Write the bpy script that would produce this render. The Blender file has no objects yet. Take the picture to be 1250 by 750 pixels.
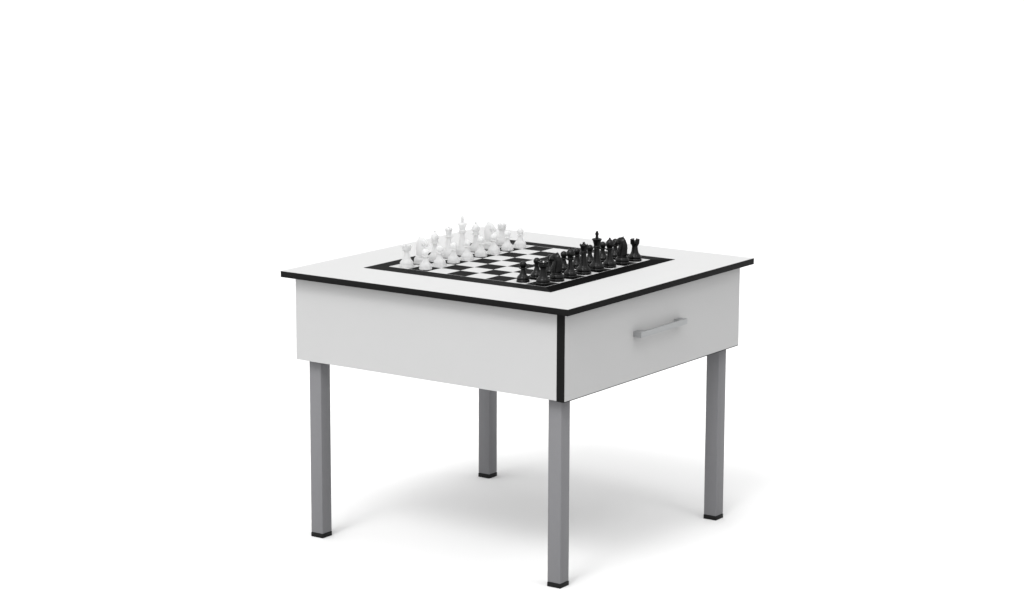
import bpy, bmesh, math
from mathutils import Vector, Matrix

S = 0.93                       # metres per table width
HT = 0.7994                    # table height in table widths
sc = bpy.context.scene
col = sc.collection

# ------------------------------------------------------------------ materials
def mat(name, base, rough=0.5, metallic=0.0, spec=0.5, noise=0.0, nscale=40.0, bump=0.0, bscale=400.0, rvar=0.0, stretch=None):
    m = bpy.data.materials.new(name); m.use_nodes = True
    nt = m.node_tree; b = nt.nodes['Principled BSDF']
    c = base if hasattr(base, '__len__') else (base, base, base)
    b.inputs['Base Color'].default_value = (*c, 1)
    b.inputs['Roughness'].default_value = rough
    b.inputs['Metallic'].default_value = metallic
    b.inputs['Specular IOR Level'].default_value = spec
    tc = nt.nodes.new('ShaderNodeTexCoord'); src = tc.outputs['Object']
    if stretch:
        mp = nt.nodes.new('ShaderNodeMapping'); mp.inputs['Scale'].default_value = stretch
        nt.links.new(src, mp.inputs['Vector']); src = mp.outputs['Vector']
    if noise or rvar:
        n = nt.nodes.new('ShaderNodeTexNoise'); n.inputs['Scale'].default_value = nscale; n.inputs['Detail'].default_value = 4
        nt.links.new(src, n.inputs['Vector'])
        if noise:
            mx = nt.nodes.new('ShaderNodeMix'); mx.data_type = 'RGBA'
            mx.inputs[6].default_value = (*[x*(1-noise) for x in c], 1)
            mx.inputs[7].default_value = (*[min(1, x*(1+noise)) for x in c], 1)
            nt.links.new(n.outputs['Fac'], mx.inputs[0]); nt.links.new(mx.outputs[2], b.inputs['Base Color'])
        if rvar:
            mr = nt.nodes.new('ShaderNodeMapRange')
            mr.inputs['To Min'].default_value = rough-rvar; mr.inputs['To Max'].default_value = rough+rvar
            nt.links.new(n.outputs['Fac'], mr.inputs['Value']); nt.links.new(mr.outputs['Result'], b.inputs['Roughness'])
    if bump:
        n2 = nt.nodes.new('ShaderNodeTexNoise'); n2.inputs['Scale'].default_value = bscale; n2.inputs['Detail'].default_value = 2
        nt.links.new(src, n2.inputs['Vector'])
        bp = nt.nodes.new('ShaderNodeBump'); bp.inputs['Strength'].default_value = bump; bp.inputs['Distance'].default_value = 0.0005
        nt.links.new(n2.outputs['Fac'], bp.inputs['Height']); nt.links.new(bp.outputs['Normal'], b.inputs['Normal'])
    return m

M = dict(
    floor=mat('floor_white', 0.51, 0.9, spec=0.1),
    laminate=mat('white_laminate', 0.305, 0.55, spec=0.2, noise=0.012, nscale=9, bump=0.05, bscale=700, rvar=0.05),
    panel=mat('white_panel', 0.302, 0.6, spec=0.2, noise=0.012, nscale=9, bump=0.05, bscale=700, rvar=0.05),
    underside=mat('bounce_underside', 0.60, 0.7, spec=0.1),  # made lighter than the panels to bounce light into the floor shadow
    core=mat('black_core', 0.005, 0.6, spec=0.05, noise=0.1, nscale=120),
    frame=mat('board_black', 0.004, 0.7, spec=0.03, noise=0.06, nscale=60),
    frame_deep=mat('board_deep_black', 0.002, 0.75, spec=0.01, noise=0.06, nscale=60),
    square=mat('square_black', 0.004, 0.7, spec=0.03, noise=0.06, nscale=60),
    light=mat('square_white', 0.30, 0.55, spec=0.2, noise=0.01, nscale=30),
    steel=mat('grey_coated_steel', (0.124, 0.124, 0.129), 0.42, metallic=0.06, spec=0.12, noise=0.03, nscale=60, bump=0.06, bscale=900, rvar=0.06),
    foot=mat('black_foot', 0.004, 0.55, spec=0.12, noise=0.1, nscale=80),
    alu=mat('brushed_aluminium', (0.255, 0.26, 0.263), 0.42, metallic=0.45, spec=0.3, noise=0.04, nscale=80, stretch=(1, 20, 20)),
    white=mat('white_piece', 0.45, 0.5, spec=0.08, noise=0.008, nscale=60),
    black=mat('black_piece', 0.0015, 0.27, spec=0.14, noise=0.1, nscale=60, rvar=0.04),
)

# slightly translucent white plastic : part of the light goes into the piece and evens it out
wt = M['white'].node_tree
wtr = wt.nodes.new('ShaderNodeBsdfTranslucent'); wtr.inputs['Color'].default_value = (0.88, 0.88, 0.88, 1)
wmx = wt.nodes.new('ShaderNodeMixShader'); wmx.inputs['Fac'].default_value = 0.6
wt.links.new(wt.nodes['Principled BSDF'].outputs[0], wmx.inputs[1]); wt.links.new(wtr.outputs[0], wmx.inputs[2])
wt.links.new(wmx.outputs[0], wt.nodes['Material Output'].inputs['Surface'])

# ------------------------------------------------------------------ helpers
def obj(name, bm, mats, parent=None, smooth=False):
    me = bpy.data.meshes.new(name)
    bmesh.ops.recalc_face_normals(bm, faces=bm.faces[:])
    bm.to_mesh(me); bm.free()
    for m in (mats if isinstance(mats, (list, tuple)) else [mats]): me.materials.append(m)
    if smooth:
        for p in me.polygons: p.use_smooth = True
        me.set_sharp_from_angle(angle=math.radians(38))
    o = bpy.data.objects.new(name, me); col.objects.link(o)
    if parent: o.parent = parent
    return o

def box(bm, lo, hi, bevel=0.0, seg=2, mi=0):
    lo, hi = Vector(lo)*S, Vector(hi)*S
    g = bmesh.ops.create_cube(bm, size=1.0, matrix=Matrix.Translation((lo+hi)/2) @ Matrix.Diagonal((*(hi-lo), 1)))
    vs = g['verts']
    fs = {f for v in vs for f in v.link_faces}
    for f in fs: f.material_index = mi
    if bevel:
        es = list({e for v in vs for e in v.link_edges})
        bmesh.ops.bevel(bm, geom=es, offset=bevel*S, segments=seg, affect='EDGES', profile=0.5)

def boxobj(name, lo, hi, m, parent, bevel=0.0, smooth=True):
    bm = bmesh.new(); box(bm, lo, hi, bevel); return obj(name, bm, m, parent, smooth and bevel > 0)

def tag(o, label, cat, group=None):
    o['label'] = label; o['category'] = cat
    if group: o['group'] = group

# ------------------------------------------------------------------ floor
bm = bmesh.new()
bmesh.ops.create_grid(bm, x_segments=8, y_segments=8, size=400)
fl = obj('floor', bm, M['floor']); fl['kind'] = 'structure'

# ------------------------------------------------------------------ table
# table axes: x runs along the drawer face, y along the long left face, z up (all in table widths)
T = bpy.data.objects.new('chess_table', None); col.objects.link(T)
T.empty_display_size = 0.2
tag(T, 'square white chess table with black edges, a pull drawer and four grey square legs', 'table')
Z0 = HT
t, h = 0.0184, 0.2629
skin = 0.0003
# tabletop : white sheet on a black core
top = boxobj('tabletop', (0, 0, Z0-skin), (1, 1, Z0), M['laminate'], T)
boxobj('edge', (0, 0, Z0-t), (1, 1, Z0-skin), M['core'], top, 0.0008)
# boards of the body
ox, oy, dt = 0.0313, 0.0298, 0.0261
zt, zb = Z0-t, Z0-h
pt = 0.017
dr = boxobj('drawer', (ox+.0004, oy, zb), (1-ox-.0004, oy+skin, zt-.0012), M['panel'], T)
dr['label'] = 'white drawer front with a grey bar handle'
boxobj('drawer_edge', (ox, oy+skin, zb-.0022), (1-ox, oy+dt, zt-.0012), M['core'], dr)
boxobj('side_panel', (ox, oy+dt+.0003, zb), (ox+pt, 1-oy, zt), M['panel'], T)
boxobj('side_panel', (1-ox-pt, oy+dt+.0003, zb), (1-ox, 1-oy, zt), M['panel'], T)
boxobj('back_panel', (ox+pt, 1-oy-pt, zb), (1-ox-pt, 1-oy-.0004, zt), M['panel'], T)
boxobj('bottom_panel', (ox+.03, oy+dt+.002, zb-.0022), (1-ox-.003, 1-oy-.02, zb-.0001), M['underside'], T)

# handle : two feet and a bar, cut from one outline seen from above
def handle():
    x0, x1, d = 0.3756, 0.6240, 0.0268
    w, b, r = 0.030, 0.0062, 0.007
    y0 = oy
    pts = [(x0, y0), (x0, y0-d), (x1, y0-d), (x1, y0), (x1-w, y0)]
    for k in range(7):
        a = k/6*math.pi/2
        pts.append((x1-w-r+r*math.cos(a), y0-d+b+r-r*math.sin(a)))
    for k in range(7):
        a = k/6*math.pi/2
        pts.append((x0+w+r-r*math.sin(a), y0-d+b+r-r*math.cos(a)))
    pts.append((x0+w, y0))
    bm = bmesh.new()
    z1, z0 = Z0-0.1242, Z0-0.1402
    lo = [bm.verts.new((x*S, y*S, z0*S)) for x, y in pts]
    hi = [bm.verts.new((x*S, y*S, z1*S)) for x, y in pts]
    bm.faces.new(lo); bm.faces.new(hi)
    n = len(pts)
    for i in range(n): bm.faces.new((lo[i], lo[(i+1) % n], hi[(i+1) % n], hi[i]))
    es = [e for e in bm.edges if len(e.link_faces) == 2 and e.calc_face_angle(0) > 1.0]
    bmesh.ops.bevel(bm, geom=es, offset=0.0007*S, segments=2, affect='EDGES', profile=0.5)
    return bm
obj('handle', handle(), M['alu'], dr, True)

# legs
lx, ly, lw = 0.0566, 0.0563, 0.0431
for x, y in ((lx, ly), (1-lx-lw, ly), (lx, 1-ly-lw), (1-lx-lw, 1-ly-lw)):
    lg = boxobj('leg', (x, y, 0.0131), (x+lw, y+lw, zb-.0023), M['steel'], T, 0.0020)
    boxobj('foot', (x-.0004, y-.0004, 0.0), (x+lw+.0004, y+lw+.0004, 0.0130), M['foot'], lg, 0.001)

# chessboard : thin inlay on the tabletop
bx0, bx1, by0, by1 = 0.1806, 0.8386, 0.1778, 0.8367      # frame outside
ix0, ix1, iy0, iy1 = 0.2390, 0.7884, 0.2359, 0.7875      # field
e = 0.0016                                                # white line round the field
zf = Z0+.0008
bm = bmesh.new()
def quad(bm, pts, z, mi):
    f = bm.faces.new([bm.verts.new((x*S, y*S, z*S)) for x, y in pts]); f.material_index = mi
sx, sy = (ix1-ix0)/8, (iy1-iy0)/8
for i in range(8):
    for j in range(8):
        x, y = ix0+i*sx, iy0+j*sy
        quad(bm, ((x, y), (x+sx, y), (x+sx, y+sy), (x, y+sy)), zf, 0 if (i+j) % 2 else 1)
# thin white rim round the field
quad(bm, ((ix0-e, iy0-e), (ix1+e, iy0-e), (ix1, iy0), (ix0, iy0)), zf, 0)
quad(bm, ((ix1+e, iy0-e), (ix1+e, iy1+e), (ix1, iy1), (ix1, iy0)), zf, 0)
quad(bm, ((ix1+e, iy1+e), (ix0-e, iy1+e), (ix0, iy1), (ix1, iy1)), zf, 0)
quad(bm, ((ix0-e, iy1+e), (ix0-e, iy0-e), (ix0, iy0), (ix0, iy1)), zf, 0)
bmesh.ops.remove_doubles(bm, verts=bm.verts[:], dist=1e-6)
board = obj('chessboard', bm, [M['light'], M['square']], T)
bm = bmesh.new()
a0, a1, c0, c1 = ix0-e, ix1+e, iy0-e, iy1+e
quad(bm, ((bx0, by0), (bx1, by0), (a1, c0), (a0, c0)), zf, 1)
quad(bm, ((bx1, by0), (bx1, by1), (a1, c1), (a1, c0)), zf, 0)
quad(bm, ((bx1, by1), (bx0, by1), (a0, c1), (a1, c1)), zf, 0)
quad(bm, ((bx0, by1), (bx0, by0), (a0, c0), (a0, c1)), zf, 0)
bmesh.ops.remove_doubles(bm, verts=bm.verts[:], dist=1e-6)
g = bmesh.ops.extrude_face_region(bm, geom=bm.faces[:])   # give the frame its thickness
for v in [v for v in g['geom'] if isinstance(v, bmesh.types.BMVert)]: v.co.z = (Z0+.0001)*S
obj('frame', bm, [M['frame'], M['frame_deep']], board)

# ------------------------------------------------------------------ chess pieces
def smooth_profile(pts, n=3):
    """Catmull-Rom through the points; a point flagged with a third value keeps a hard corner"""
    out = []
    for i in range(len(pts)-1):
        p1, p2 = pts[i], pts[i+1]
        p0 = pts[i-1] if i > 0 and len(p1) == 2 else p1
        p3 = pts[i+2] if i+2 < len(pts) and len(p2) == 2 else p2
        for k in range(n):
            u = k/n
            out.append(tuple(0.5*((2*p1[c])+(-p0[c]+p2[c])*u+(2*p0[c]-5*p1[c]+4*p2[c]-p3[c])*u*u+(-p0[c]+3*p1[c]-3*p2[c]+p3[c])*u**3) for c in (0, 1)))
    out.append(pts[-1][:2])
    return out

def lathe(bm, pts, R, H, seg=40, n=3, loc=(0, 0, 0)):
    """pts : (radius / R, height / H)"""
    prof = smooth_profile(pts, n)
    rings = []
    for r, z in prof:
        r = max(r, 0)*R
        if r < 1e-5: rings.append([bm.verts.new((loc[0], loc[1], loc[2]+z*H))])
        else: rings.append([bm.verts.new((loc[0]+r*math.cos(2*math.pi*k/seg), loc[1]+r*math.sin(2*math.pi*k/seg), loc[2]+z*H)) for k in range(seg)])
    for a, b in zip(rings, rings[1:]):
        for k in range(seg):
            k2 = (k+1) % seg
            va = [a[0]] if len(a) == 1 else [a[k], a[k2]]
            vb = [b[0]] if len(b) == 1 else [b[k2], b[k]]
            if len(va)+len(vb) >= 3: bm.faces.new(va+vb)
    if len(rings[0]) > 1: bm.faces.new(rings[0])
    if len(rings[-1]) > 1: bm.faces.new(rings[-1])
    return rings

def base_profile(H):
    """foot, ring and dome, in base radii; H = height in base radii"""
    f = lambda r, z, *c: (r, z/H, *c)
    return [f(.94, 0, 1), f(1, .06), f(1, .22), f(.975, .29), f(.945, .33, 1), f(.935, .37, 1), f(.95, .46), f(.95, .56), f(.88, .74), f(.74, .93), f(.635, 1.03, 1)]

def add_ring_of_blocks(bm, R, r0, r1, z0, z1, n, fill, seg=5):
    """battlements : n curved blocks"""
    for k in range(n):
        a0 = 2*math.pi*(k+.5*(1-fill))/n; a1 = a0+2*math.pi*fill/n
        vs = []
        for s in range(seg+1):
            a = a0+(a1-a0)*s/seg
            vs.append([bm.verts.new((r*math.cos(a), r*math.sin(a), z)) for r, z in ((r0, z0), (r1, z0), (r1*1.01, z1), (r0, z1))])
        for s in range(seg):
            for q in range(4):
                bm.faces.new((vs[s][q], vs[s][(q+1) % 4], vs[s+1][(q+1) % 4], vs[s+1][q]))
        bm.faces.new(vs[0]); bm.faces.new(vs[-1])

DIM = dict(king=(.0226, .1158), queen=(.0223, .0927), bishop=(.0197, .0850), knight=(.0213, .0800), rook=(.0208, .0650), pawn=(.0188, .0597))
DIM = {k: (a*S, b*S) for k, (a, b) in DIM.items()}

def pawn(m):
    R, H = DIM['pawn']; k = H/R; f = lambda r, z, *c: (r, z/k, *c)
    bm = bmesh.new()
    p = base_profile(k)+[f(.60, 1.06, 1), f(.50, 1.25), f(.40, 1.52), f(.335, 1.80), f(.33, 1.93, 1), f(.50, 1.97), f(.60, 2.05), f(.58, 2.12), f(.42, 2.17), f(.36, 2.21, 1)]
    c, r = k-.53, .53
    for i in range(1, 10):
        a = -math.pi/2+math.pi*(.24+.76*i/9)
        p.append(f(r*math.cos(a) if i < 9 else 0, c+r*math.sin(a)))
    lathe(bm, p, R, H); return obj('pawn', bm, m, None, True)

def rook(m):
    R, H = DIM['rook']; k = H/R; f = lambda r, z, *c: (r, z/k, *c)
    bm = bmesh.new()
    p = base_profile(k)+[f(.62, 1.06, 1), f(.55, 1.22), f(.47, 1.55), f(.425, 1.95), f(.415, 2.16, 1), f(.47, 2.19), f(.50, 2.24), f(.50, 2.30, 1), f(.56, 2.36), f(.64, 2.46), f(.66, 2.55, 1), f(.67, k-.27, 1), f(.47, k-.27, 1), f(.46, k-.42, 1), f(0, k-.42, 1)]
    lathe(bm, p, R, H)
    add_ring_of_blocks(bm, R, .475*R, .671*R, H-.275*R, H, 6, .64)
    return obj('rook', bm, m, None, True)

def bishop(m):
    R, H = DIM['bishop']; k = H/R; f = lambda r, z, *c: (r, z/k, *c)
    bm = bmesh.new()
    p = base_profile(k)+[f(.60, 1.06, 1), f(.50, 1.28), f(.41, 1.62), f(.345, 2.05), f(.32, 2.42), f(.325, 2.52, 1), f(.54, 2.55), f(.63, 2.62), f(.60, 2.69), f(.42, 2.74, 1), f(.42, 2.80), f(.50, 2.84), f(.46, 2.90), f(.40, 2.94, 1),
        f(.50, 3.10), f(.60, 3.35), f(.61, 3.55), f(.53, 3.80), f(.36, 4.05), f(.17, 4.22), f(.11, 4.27, 1), f(.15, 4.32), f(.17, 4.41), f(.12, k-.05), f(0, k)]
    lathe(bm, p, R, H)
    # the mitre's slanting cut
    me = bpy.data.meshes.new('tmp'); bm.to_mesh(me); bm.free()
    o = obj('bishop', bmesh_from(me), m, None, True)
    cut = bmesh.new()
    bmesh.ops.create_cube(cut, size=1, matrix=Matrix.Translation((.52*R, 0, 3.86*R)) @ Matrix.Rotation(math.radians(-52), 4, 'Y') @ Matrix.Diagonal((.7*R, 2*R, .055*R, 1)))
    c = obj('cut', cut, m)
    md = o.modifiers.new('b', 'BOOLEAN'); md.object = c; md.operation = 'DIFFERENCE'; md.solver = 'EXACT'
    dg = bpy.context.evaluated_depsgraph_get()
    new = bpy.data.meshes.new_from_object(o.evaluated_get(dg)); o.modifiers.clear(); o.data = new
    bpy.data.objects.remove(c)
    return o

def bmesh_from(me):
    b = bmesh.new(); b.from_mesh(me); bpy.data.meshes.remove(me); return b

def queen(m):
    R, H = DIM['queen']; k = H/R; f = lambda r, z, *c: (r, z/k, *c)
    bm = bmesh.new()
    p = base_profile(k)+[f(.61, 1.06, 1), f(.53, 1.25), f(.45, 1.60), f(.38, 2.10), f(.345, 2.55), f(.34, 2.70, 1), f(.50, 2.73), f(.545, 2.79), f(.50, 2.86), f(.40, 2.89, 1), f(.43, 2.93), f(.47, 2.97), f(.42, 3.03), f(.36, 3.06, 1),
        f(.37, 3.15), f(.42, 3.40), f(.49, 3.65), f(.535, 3.74, 1), f(.40, 3.735, 1), f(.36, 3.80), f(.25, 3.92), f(.12, 3.98, 1), f(.15, 4.05), f(.145, 4.15), f(.09, k-.03), f(0, k)]
    lathe(bm, p, R, H)
    # coronet points
    for i in range(9):
        a = 2*math.pi*i/9
        q = Vector((math.cos(a), math.sin(a), 0))*.47*R
        bmesh.ops.create_cone(bm, segments=8, cap_ends=True, radius1=.10*R, radius2=.045*R, depth=.20*R, matrix=Matrix.Translation((q.x, q.y, 3.80*R)))
    return obj('queen', bm, m, None, True)

def king(m):
    R, H = DIM['king']; k = H/R; f = lambda r, z, *c: (r, z/k, *c)
    bm = bmesh.new()
    p = base_profile(k)+[f(.62, 1.06, 1), f(.54, 1.25), f(.47, 1.60), f(.405, 2.15), f(.37, 2.70), f(.365, 2.86, 1), f(.48, 2.89), f(.53, 2.95), f(.49, 3.02), f(.41, 3.05, 1), f(.44, 3.09), f(.475, 3.14), f(.44, 3.20), f(.40, 3.23, 1),
        f(.40, 3.32), f(.46, 3.60), f(.56, 3.92), f(.64, 4.03), f(.665, 4.10, 1), f(.62, 4.13, 1), f(.45, 4.19), f(.25, 4.25), f(.17, 4.28, 1), f(.16, 4.32), f(0, 4.34)]
    lathe(bm, p, R, H)
    o = obj('king', bm, m, None, True)
    bm = bmesh.new()
    # cross pattee cut from one outline, facing across the board
    o2 = [(.16, 4.26), (.14, 4.58), (.20, 4.62), (.20, 4.86), (.12, 4.86), (.13, 5.05), (.06, 5.11), (-.06, 5.11), (-.13, 5.05), (-.12, 4.86), (-.20, 4.86), (-.20, 4.62), (-.14, 4.58), (-.16, 4.26)]
    a = [bm.verts.new((y*R, -.11*R, z*R)) for y, z in o2]; b = [bm.verts.new((y*R, .11*R, z*R)) for y, z in o2]
    bm.faces.new(a); bm.faces.new(b)
    for i in range(14): bm.faces.new((a[i], a[(i+1) % 14], b[(i+1) % 14], b[i]))
    bmesh.ops.bevel(bm, geom=[e for e in bm.edges if e.calc_face_angle(0) > .8], offset=.03*R, segments=2, affect='EDGES', profile=.5)
    obj('cross', bm, m, o, True)
    return o

def knight(m):
    """faces +x"""
    R, H = DIM['knight']; k = H/R; f = lambda r, z, *c: (r, z/k, *c)
    bm = bmesh.new()
    p = [f(.94, 0, 1), f(1, .06), f(1, .22), f(.975, .29), f(.945, .33, 1), f(.935, .37, 1), f(.96, .48), f(.95, .62), f(.86, .82), f(.75, .95, 1), f(.70, .97, 1), f(.73, 1.02), f(.73, 1.08), f(.68, 1.12, 1), f(0, 1.12, 1)]
    lathe(bm, p, R, H)
    o = obj('knight', bm, m, None, True)
    # horse's neck and head : elliptical sections swept along a bent spine
    sp = [(.0, 1.05, .72, .62), (.05, 1.30, .80, .60), (.04, 1.65, .82, .56), (-.03, 2.05, .76, .51), (-.12, 2.45, .66, .46), (-.14, 2.82, .59, .42), (-.04, 3.12, .53, .40), (.18, 3.28, .48, .37), (.44, 3.25, .43, .35), (.70, 3.09, .37, .31), (.92, 2.87, .32, .275), (1.08, 2.66, .28, .25), (1.15, 2.53, .21, .19)]
    bm = bmesh.new(); N = 20; rings = []
    for i, (x, z, a, b) in enumerate(sp):
        q0, q1 = sp[max(i-1, 0)], sp[min(i+1, len(sp)-1)]
        tx, tz = q1[0]-q0[0], q1[1]-q0[1]; L = math.hypot(tx, tz); tx, tz = tx/L, tz/L
        nx, nz = tz, -tx                        # in-plane normal, towards the chest / jaw
        rings.append([bm.verts.new(((x+nx*a*math.cos(w))*R, b*math.sin(w)*R*(1-.25*max(0, -math.cos(w))), (z+nz*a*math.cos(w))*R)) for w in (2*math.pi*s/N for s in range(N))])
    for u, v in zip(rings, rings[1:]):
        for s in range(N): bm.faces.new((u[s], u[(s+1) % N], v[(s+1) % N], v[s]))
    bm.faces.new(rings[0]); bm.faces.new(rings[-1])
    def blob(c, r, rot=0, seg=12):
        bmesh.ops.create_uvsphere(bm, u_segments=seg, v_segments=8, radius=1, matrix=Matrix.Translation(Vector(c)*R) @ Matrix.Rotation(rot, 4, 'Y') @ Matrix.Diagonal((r[0]*R, r[1]*R, r[2]*R, 1)))
    for s in (-1, 1):
        blob((.44, s*.24, 2.92), (.30, .16, .30))                 # cheek
        blob((.50, s*.31, 3.27), (.075, .05, .06))               # eye
        blob((1.12, s*.17, 2.65), (.07, .06, .06))                # nostril
        bmesh.ops.create_cone(bm, segments=10, cap_ends=True, radius1=.15*R, radius2=.04*R, depth=.42*R, matrix=Matrix.Translation((-.02*R, s*.17*R, 3.70*R)) @ Matrix.Rotation(.12, 4, 'Y') @ Matrix.Rotation(-s*.1, 4, 'X') @ Matrix.Diagonal((1, .7, 1, 1)))
    blob((.88, 0, 2.56), (.20, .15, .10), .75)                    # lower jaw
    # mane : a ridge of overlapping locks down the neck
    for i in range(22):
        u = i/21
        x = -.20-.56*math.sin(u*2.2+.25)-.10*u; z = 3.56-2.0*u
        blob((x+.12, 0, z), (.15, .11, .17), .35-.5*u, 10)
    hh = obj('horse_head', bm, m, o)
    md = hh.modifiers.new('r', 'REMESH'); md.mode = 'VOXEL'; md.voxel_size = .055*R; md.use_smooth_shade = True
    sm = hh.modifiers.new('s', 'SMOOTH'); sm.factor = .5; sm.iterations = 4
    new = bpy.data.meshes.new_from_object(hh.evaluated_get(bpy.context.evaluated_depsgraph_get()))
    hh.modifiers.clear(); hh.data = new
    return o

make = dict(pawn=pawn, rook=rook, bishop=bishop, queen=queen, king=king, knight=knight)
RANK = ['rook', 'knight', 'bishop', 'queen', 'king', 'bishop', 'knight', 'rook']
def title(colour, kind, k):
    """k counts from the near (left panel) edge of the board"""
    near = k < 4
    if kind in ('king', 'queen'): return f'the {colour} {kind}'
    return f'the {"nearer" if near else "farther"} {colour} {kind}'
LAB = {
    'rook': '{c} rook with battlements standing at the {n} end of the {c} back row',
    'knight': '{n} of the two {c} horse head knights, beside the {n} {c} rook',
    'bishop': '{n} of the two {c} bishops with a pointed mitre, between knight and {r}',
    'queen': '{c} queen with coronet, second tallest {c} piece, beside the {c} king',
    'king': 'tall {c} king topped with a cross, the tallest {c} piece',
}
def copy_tree(o, parent=None):
    c = o.copy(); col.objects.link(c)
    if parent: c.parent = parent; c.matrix_parent_inverse = o.matrix_parent_inverse.copy()
    for ch in [x for x in col.objects if x.parent == o]: copy_tree(ch, c)
    return c

# files run along x (near = low x), ranks along y : black on the drawer side (low y), white at high y
for colour, back, front in (('white', 7, 6), ('black', 0, 1)):
    proto = {}
    def get(kind):
        if kind not in proto:
            proto[kind] = make[kind](M[colour]); return proto[kind]
        return copy_tree(proto[kind])
    for k, kind in enumerate(RANK):
        o = get(kind); o.name = kind
        o.location = ((ix0+(k+.385)*sx)*S, (iy0+(back+.37)*sy)*S, zf*S+.0002)
        o.rotation_euler = (0, 0, -math.pi/2 if colour == 'white' else math.pi/2)
        n = 'nearer' if k < 4 else 'farther'
        tag(o, LAB[kind].format(c=colour, n=n, r='queen' if k < 4 else 'king'), 'chess piece',
            None if kind in ('king', 'queen') else f'{colour} {kind}s')
        p = get('pawn'); p.name = 'pawn'
        p.location = ((ix0+(k+.385)*sx)*S, (iy0+(front+.37)*sy)*S, zf*S+.0002)
        tag(p, f'{colour} round headed pawn on the square in front of {title(colour, kind, k)}', 'chess piece', f'{colour} pawns')

# ------------------------------------------------------------------ camera
cx, cy, cz, yaw, pitch, roll, f = -5.4036, -3.6085, 1.2636, .9591, -.1911, .0034, 3031.2145
# fitted frame : X = along the drawer face, Y = along the left panel
fw = Vector((math.sin(yaw)*math.cos(pitch), math.cos(yaw)*math.cos(pitch), math.sin(pitch)))
r = Vector((math.cos(yaw), -math.sin(yaw), 0)); u = r.cross(fw)
r2 = r*math.cos(roll)+u*math.sin(roll); u2 = -r*math.sin(roll)+u*math.cos(roll)
cam = bpy.data.cameras.new('camera'); co = bpy.data.objects.new('camera', cam); col.objects.link(co)
co.matrix_world = Matrix(((r2.x, u2.x, -fw.x, cx*S), (r2.y, u2.y, -fw.y, cy*S), (r2.z, u2.z, -fw.z, (cz+HT)*S), (0, 0, 0, 1)))
cam.sensor_fit = 'HORIZONTAL'; cam.sensor_width = 36; cam.lens = f/1250*36
cam.clip_start = 0.05; cam.clip_end = 2000
sc.camera = co

# ------------------------------------------------------------------ light : a white studio dome, brightest overhead to the left, an overhead softbox and an added fill lamp
w = bpy.data.worlds.new('World'); sc.world = w; w.use_nodes = True
nt = w.node_tree; bg = nt.nodes['Background']
AMB, GRAD, KEY, POW = 1.55, 0.85, 27.0, 72.0
def dome(direction, power):
    d = nt.nodes.new('ShaderNodeVectorMath'); d.operation = 'DOT_PRODUCT'; d.inputs[1].default_value = Vector(direction).normalized()
    nt.links.new(tc.outputs['Generated'], d.inputs[0])
    if power is None: return d.outputs['Value']
    a = nt.nodes.new('ShaderNodeMath'); a.operation = 'MAXIMUM'; a.inputs[1].default_value = 0
    nt.links.new(d.outputs['Value'], a.inputs[0])
    p = nt.nodes.new('ShaderNodeMath'); p.operation = 'POWER'; p.inputs[1].default_value = power
    nt.links.new(a.outputs[0], p.inputs[0])
    return p.outputs[0]
tc = nt.nodes.new('ShaderNodeTexCoord')
def madd(src, k, add):
    m = nt.nodes.new('ShaderNodeMath'); m.operation = 'MULTIPLY_ADD'; m.inputs[1].default_value = k
    nt.links.new(src, m.inputs[0])
    if isinstance(add, float): m.inputs[2].default_value = add
    else: nt.links.new(add, m.inputs[2])
    return m
ma = madd(dome((-.88, -.05, .45), None), GRAD, AMB)          # broad soft gradient
ma = madd(dome((-.61, -.06, .79), POW), KEY, ma.outputs[0])   # key lobe added to the dome, high on the left
bg.inputs['Color'].default_value = (1, 1, 1, 1)
nt.links.new(ma.outputs[0], bg.inputs['Strength'])

def softbox(name, loc, target, size, power):
    l = bpy.data.lights.new(name, 'AREA'); l.shape = 'SQUARE'; l.size = size; l.energy = power
    o = bpy.data.objects.new(name, l); col.objects.link(o); o.location = loc
    o.rotation_euler = (Vector(target)-Vector(loc)).to_track_quat('-Z', 'Y').to_euler()
softbox('softbox', (.25, -2.0, 4.0), (.46, .46, .4), .9, 26)  # added fill lamp, brightens the drawer face
softbox('softbox', (.40, .40, 4.7), (.46, .46, .4), 1.2, 34)

sc.view_settings.view_transform = 'Standard'; sc.view_settings.look = 'None'
sc.view_settings.exposure = 0; sc.view_settings.gamma = 1
sc.render.engine = 'CYCLES'
sc.cycles.max_bounces = 12; sc.cycles.diffuse_bounces = 10
sc.render.film_transparent = False
